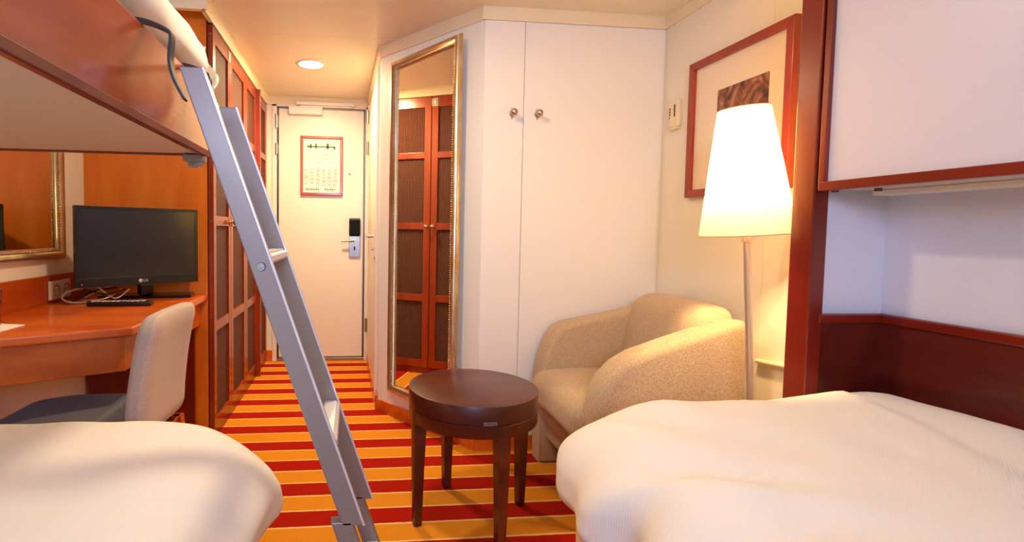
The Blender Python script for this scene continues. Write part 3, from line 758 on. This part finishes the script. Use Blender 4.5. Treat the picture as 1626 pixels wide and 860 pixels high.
# woven label strip showing in the gap of the rim
bm = bmesh.new(); n = 8; a1, a2 = a0_(265), a0_(276.5)
for i in range(n):
    t0 = a1+(a2-a1)*i/n; t1 = a1+(a2-a1)*(i+1)/n
    for k, (z0_, z1_) in enumerate(((TH-.062, TH-.0485),)):
        v = [bm.verts.new((math.cos(t)*(TR+.0008), math.sin(t)*(TR+.0008), z)) for t, z in ((t0, z0_), (t1, z0_), (t1, z1_), (t0, z1_))]; bm.faces.new(v)
SILV = mat('silver_mesh', (150, 130, 124), .4, .6); bump(SILV, noise_n(SILV, coords(SILV, (300, 300, 300)), 1, 2), 1, .003)
N, L, b = nodes(SILV); L.new(ramp(SILV, noise_n(SILV, coords(SILV, (420, 420, 420)), 1, 2), [(.4, (40, 20, 18)), (.6, (210, 190, 184))]), b.inputs['Base Color'])
bmesh.ops.solidify(bm, geom=bm.faces[:], thickness=.002)
obj('mesh_strip', bm, SILV, tb)

# ------------------------------------------------------------------ armchair
ac = thing('armchair', 'beige tweed tub armchair in the corner beneath the thermostat', 'armchair', (1.16, 1.98, 0))
arm = [(.86, .0), (.862, .30), (.85, .42), (.862, .50), (.895, .56), (.94, .605), (1.0, .64), (1.12, .680), (1.24, .717), (1.33, .745), (1.37, .758), (1.405, .755), (1.418, .73), (1.418, .0)]
arm2 = [(.872, 0), (.866, .40), (.885, .50), (.915, .58), (.95, .63), (.99, .65), (1.2, .69), (1.40, .735), (1.47, .745), (1.48, .72), (1.48, 0)]
def armpart(y0_, y1_, outline):
    bm = bmesh.new(); prism(bm, [(x, z) for x, z in outline], 'y', y0_, y1_, .032, 5); return bm
wobj('arm', armpart(1.655, 1.775, arm), TWEED, ac, True, 75)
wobj('arm', armpart(2.215, 2.335, arm2), TWEED, ac, True, 75)
def backf(p):
    p = p.copy(); t = (p.z-.40)/.4; p.x += .085*t*t-.02+(p.y-2.1)*.09
    p.z += .018*math.cos((p.y-2.0)*3.8)-.01
    return p
wobj('back_cushion', softbox((1.335, 1.995, .59), (.085, .278, .20), (.06, .07, .07), 18, backf), TWEED, ac, True, 75)
bm = bmesh.new(); prism(bm, [(1.33, 1.70), (1.415, 1.70), (1.487, 2.30), (1.40, 2.30)], 'z', .0, .74, .025, 4)
wobj('back_shell', bm, TWEED, ac, True, 75)
def seatf(p):
    p = p.copy(); p.z += .016*math.cos((p.y-2.0)*5.5)+.012*math.cos((p.x-1.05)*6)-.02
    return p
bm = softbox((1.06, 1.993, .365), (.245, .255, .088), (.075, .06, .075), 18, seatf)
wobj('seat_cushion', bm, TWEED, ac, True, 75)
wobj('seat_base', box(.90, 1.42, 1.76, 2.23, .12, .30, .01), TWEED, ac, True, 75)
bm = bmesh.new(); bx(bm, .885, .91, 1.775, 2.215, .20, .285, .008)
wobj('front_rail', bm, TWEED, ac, True, 75)

# ------------------------------------------------------------------ floor lamp
tilt = math.radians(4.3)
fl = thing('floor_lamp', 'lit floor lamp with tapered cream shade and slim champagne pole beside the armchair', 'lamp', (1.349, 1.52, 0))
def tl(p): # lean the lamp, head to the left, about its base
    return Vector((p.x*math.cos(tilt)-p.z*math.sin(tilt), p.y, p.x*math.sin(tilt)+p.z*math.cos(tilt)))
def lean(bm):
    for v in bm.verts: v.co = tl(v.co)
    return bm
bm = bmesh.new(); lathe(bm, [(1e-4, 0), (.125, 0), (.127, .006), (.12, .016), (.03, .022), (.016, .03), (1e-4, .03)], seg=48); obj('base', bm, POLE, fl, True, 40)
bm = bmesh.new(); cyl(bm, (0, 0, .02), (0, 0, 1.06), .0115, .0105); cyl(bm, (0, 0, 1.045), (0, 0, 1.085), .0145, seg=24); obj('pole', lean(bm), POLE, fl, True, 40)
bm = bmesh.new(); cyl(bm, (0, 0, 1.08), (0, 0, 1.19), .008); cyl(bm, (0, 0, 1.19), (0, 0, 1.235), .019); obj('bulb_holder', lean(bm), WPL, fl, True, 40)
SB, ST, RB, RT = 1.070, 1.468, .1340, .0720
bm = bmesh.new(); sh = 64
lathe(bm, [(RB, SB), (RB-.0008, SB+.004), (RB+(RT-RB)*.5, (SB+ST)/2), (RT, ST)], seg=sh); shd = obj('lamp_shade', lean(bm), SHADE, fl, True, 60)
bm = bmesh.new()
def tube_new(r, z): return tube(bmesh.new(), [(r*math.cos(k*math.tau/64), r*math.sin(k*math.tau/64), z) for k in range(65)], .0018, 6)
bm.free(); TAPE = mat('shade_trim_tape', (214, 176, 130), .7)
for r, z in ((RB, SB), (RT, ST)):
    obj('shade_ring', lean(tube_new(r, z)), TAPE, shd, True)
bm = bmesh.new(); sph(bm, (0, 0, 1.285), .024, 1, 1, 1.25); obj('bulb', lean(bm), BULB, fl, True)
bp = tl(Vector((0, 0, 1.29)))
light('lamp_bulb_light', 'POINT', fl.location+bp, (0, 0, 0), LAMP_W, (1, .69, .33), shadow_soft_size=.035)

# wall pipe behind the lamp
wp = obj('wall_pipe', tube(bmesh.new(), [(XR-.012, 1.36, .636), (XR-.012, 1.68, .603), (XR-.012, 1.72, .600)], .009, 14), CREAM, None, True, 60)
tag(wp, 'cream pipe running low along the right wall behind the lamp pole', 'pipe')

# ------------------------------------------------------------------ picture and thermostat on the right wall
pc = thing('picture', 'large red-framed picture with a small brown photo, behind the lamp shade', 'picture', (XR, 1.885, 1.227))
def rect_frame_yz(y0_, y1_, z0, z1, w_, x0_, x1_, bev=.003):
    bm = bmesh.new()
    for pts in ([(y0_, z0), (y1_, z0), (y1_-w_, z0+w_), (y0_+w_, z0+w_)], [(y1_, z0), (y1_, z1), (y1_-w_, z1-w_), (y1_-w_, z0+w_)],
                [(y1_, z1), (y0_, z1), (y0_+w_, z1-w_), (y1_-w_, z1-w_)], [(y0_, z1), (y0_, z0), (y0_+w_, z0+w_), (y0_+w_, z1-w_)]):
        prism(bm, pts, 'x', x0_, x1_, bev)
    return bm
wobj('frame', rect_frame_yz(1.613, 2.153, 1.228, 1.814, .032, XR-.028, XR-.001), wood('picture_frame_red', (120, 34, 14), (146, 46, 18), (160, 60, 26), 'z', .35, .2), pc)
wobj('mat_board', box(XR-.012, XR-.004, 1.64, 2.125, 1.255, 1.79), mat('cream_mat_board', (240, 222, 196), .7), pc)
wobj('photo_print', box(XR-.0135, XR-.0115, 1.725, 1.985, 1.39, 1.658), PRINT, pc)
th = thing('thermostat', 'small cream thermostat on the right wall left of the picture', 'thermostat', (XR, 2.275, 1.56))
wobj('housing', box(XR-.022, XR-.001, 2.232, 2.306, 1.567, 1.688, .004), CREAM, th)
wobj('slider_slot', box(XR-.0235, XR-.0215, 2.250, 2.257, 1.612, 1.668), BLK, th)
bm = bmesh.new()
for k in range(3): bx(bm, XR-.0235, XR-.0215, 2.284, 2.292, 1.622+k*.013, 1.630+k*.013)
wobj('key', bm, INKD, th)
wobj('indicator', box(XR-.0235, XR-.0215, 2.288, 2.293, 1.606, 1.616), mat('violet_indicator', (120, 80, 200), .5), th)
wobj('lower_flap', box(XR-.019, XR-.003, 2.238, 2.300, 1.555, 1.567, .002), CREAM, th)

# ------------------------------------------------------------------ bed niche on the right
bm = bmesh.new(); bx(bm, 1.30, XR, 1.302, 1.352, 0, CZ); struct('wall_niche_end', bm, COOL_LIT)
struct('trim_14', box(1.268, 1.314, 1.285, 1.356, 0, CZ, .004), RED)
wn = struct('trim_15', box(1.314, XR, 1.290, 1.302, 0, .822), DARKR)
struct('trim_16', box(1.300, XR, 1.280, 1.302, .820, .846, .004), REDY)
struct('trim_17', box(XR-.012, XR, YB, 1.302, 0, .822), DARKR)
struct('trim_18', box(XR-.022, XR, YB, 1.292, .820, .846, .004), REDY)
fb = thing('folded_bunk', 'white upper bunk folded up against the right wall, with red edges', 'bunk bed', (1.39, .4, 1.186))
wobj('bunk_panel', box(1.279, 1.292, YN, 1.262, 1.21, 2.0), mat('bunk_laminate', (222, 218, 226), .35), fb)
wobj('end_frame', box(1.268, 1.30, 1.258, 1.276, 1.209, 2.0, .002), RED, fb)
wobj('bottom_rail', box(1.268, 1.292, YN, 1.276, 1.186, 1.210, .002), REDY, fb)
wobj('bunk_case', box(1.292, XR-.002, YN, 1.276, 1.190, 2.0), BEIGE, fb)
for x, y in ((1.30, 1.255), (1.366, 1.20)):
    bm = bmesh.new(); cyl(bm, (x, y, 1.190), (x, y, 1.182), .008, seg=16); wobj('catch', bm, DSTEEL, fb)
wobj('light_strip', box(1.415, 1.475, .90, 1.26, 1.176, 1.190, .003), WPL, fb)

# ------------------------------------------------------------------ beds
def folds(x, y, z, k, seed): return noise.noise(Vector((x*k, y*k, z*k+seed)))
# left bed
lb = thing('bed', 'lower single bed in the left foreground under the upper bunk', 'bed', (-.74, .3, 0))
wobj('bed_base', box(XL+.01, -.30, -.62, 1.22, .0, .28, .01), CH, lb)
wobj('mattress', box(XL+.01, -.27, -.62, 1.24, .28, .355, .03, seg=4), SHEET, lb, True, 60)
def ldu(p):
    p = p.copy(); X1, Y1 = -.15, 1.31
    top = max(0, min(1, (p.z-.44)/.16)); top = top*top*(3-2*top)
    # corner drops and spreads
    cx_ = max(0, (p.x+.55)/.4); cy_ = max(0, (p.y-.95)/.36)
    p.z -= .055*cx_**2+.05*(cx_*cy_)**2
    f = .010*folds(p.x, p.y, p.z, 3.5, 1)+.006*folds(p.x, p.y, p.z, 8, 2)
    side = max(0, min(1, (p.x+.42)/.2)); 
    p.z += f+.004; p.x += side*(.016*math.sin(p.y*15+p.z*6)*(1-top*.6)+.01*folds(p.x, p.y, p.z, 7, 5))
    return p
bm = softbox((-.713, .34, .497), (.541, .99, .115), (.20, .16, .10), 60, ldu)
t = obj('duvet', bm, LINEN, None, True, 85); tag(t, 'cream duvet covering the lower bed in the left foreground', 'duvet')
# right bed
rb = thing('bed', 'single bed in the right foreground below the folded bunk', 'bed', (1.02, .3, 0))
wobj('bed_base', box(.60, XR-.02, -.62, 1.265, .0, .30, .01), mat('cream_bed_valance', (232, 208, 164), .9), rb)
wobj('mattress', box(.59, XR-.02, -.62, 1.24, .30, .37, .03, seg=4), SHEET, rb, True, 60)
def rdu(p):
    p = p.copy(); top = max(0, min(1, (p.z-.46)/.16)); top = top*top*(3-2*top)
    cx_ = max(0, (.80-p.x)/.32); cy_ = max(0, (p.y-.85)/.42)
    p.z -= .05*cx_**2+.03*(cx_*cy_)
    p.z += top*.030*max(0, min(1, (p.x-1.08)/.3))*max(0, min(1, (1.55-p.y)/.35))
    cr_ = 1.139+(p.y-.731)*.35+.02*math.sin(p.y*9); k_ = max(0, min(1, (p.x-cr_)/.02)); p.z -= .009*top*k_*k_*(3-2*k_)
    p.z += .010*folds(p.x, p.y, p.z, 3.2, 11)+.005*folds(p.x, p.y, p.z, 8, 12)
    side = max(0, min(1, (.92-p.x)/.40))
    side = side*side*(3-2*side); ang_ = math.atan2(p.y-.55, p.x-1.15); d_ = (.026*math.sin(ang_*19)+.009*math.sin(ang_*33+1))*side
    p.z += d_*.6*top; p.x += d_*.8+side*.012*folds(p.x, p.y, p.z, 7, 15)
    return p
bm = softbox((.996, .34, .528), (.500, .940, .115), (.17, .13, .10), 60, rdu)
t = obj('duvet', bm, LINEN, None, True, 85); tag(t, 'cream duvet covering the bed in the right foreground', 'duvet')
def pfn(p):
    p = p.copy(); p.z += .008*folds(p.x, p.y, p.z, 5, 21); return p

# ------------------------------------------------------------------ recessed ceiling lamps
def downlight(x, y, label, watts, col):
    t = thing('ceiling_lamp', label, 'ceiling lamp', (x, y, CZ))
    bm = bmesh.new(); lathe(bm, [(.076, -.001), (.078, -.005), (.092, -.004), (.096, 0)], seg=48); obj('trim_ring', bm, WPL, t, True, 60)
    bm = bmesh.new(); lathe(bm, [(1e-4, -.0035), (.05, -.003), (.077, -.002)], seg=48); obj('diffuser', bm, DIFF, t, True)
    light('ceiling_lamp_light', 'AREA', (x, y, CZ-.012), (0, 0, 0), watts, col, shape='DISK', size=.15)
downlight(-.262, 3.312, 'round recessed ceiling lamp over the hallway before the door', DOWN_W, (1, .73, .38))
downlight(-.05, 1.60, 'round recessed ceiling lamp over the aisle beside the beds', 13, (1, .78, .50))
bpy.context.view_layer.update()
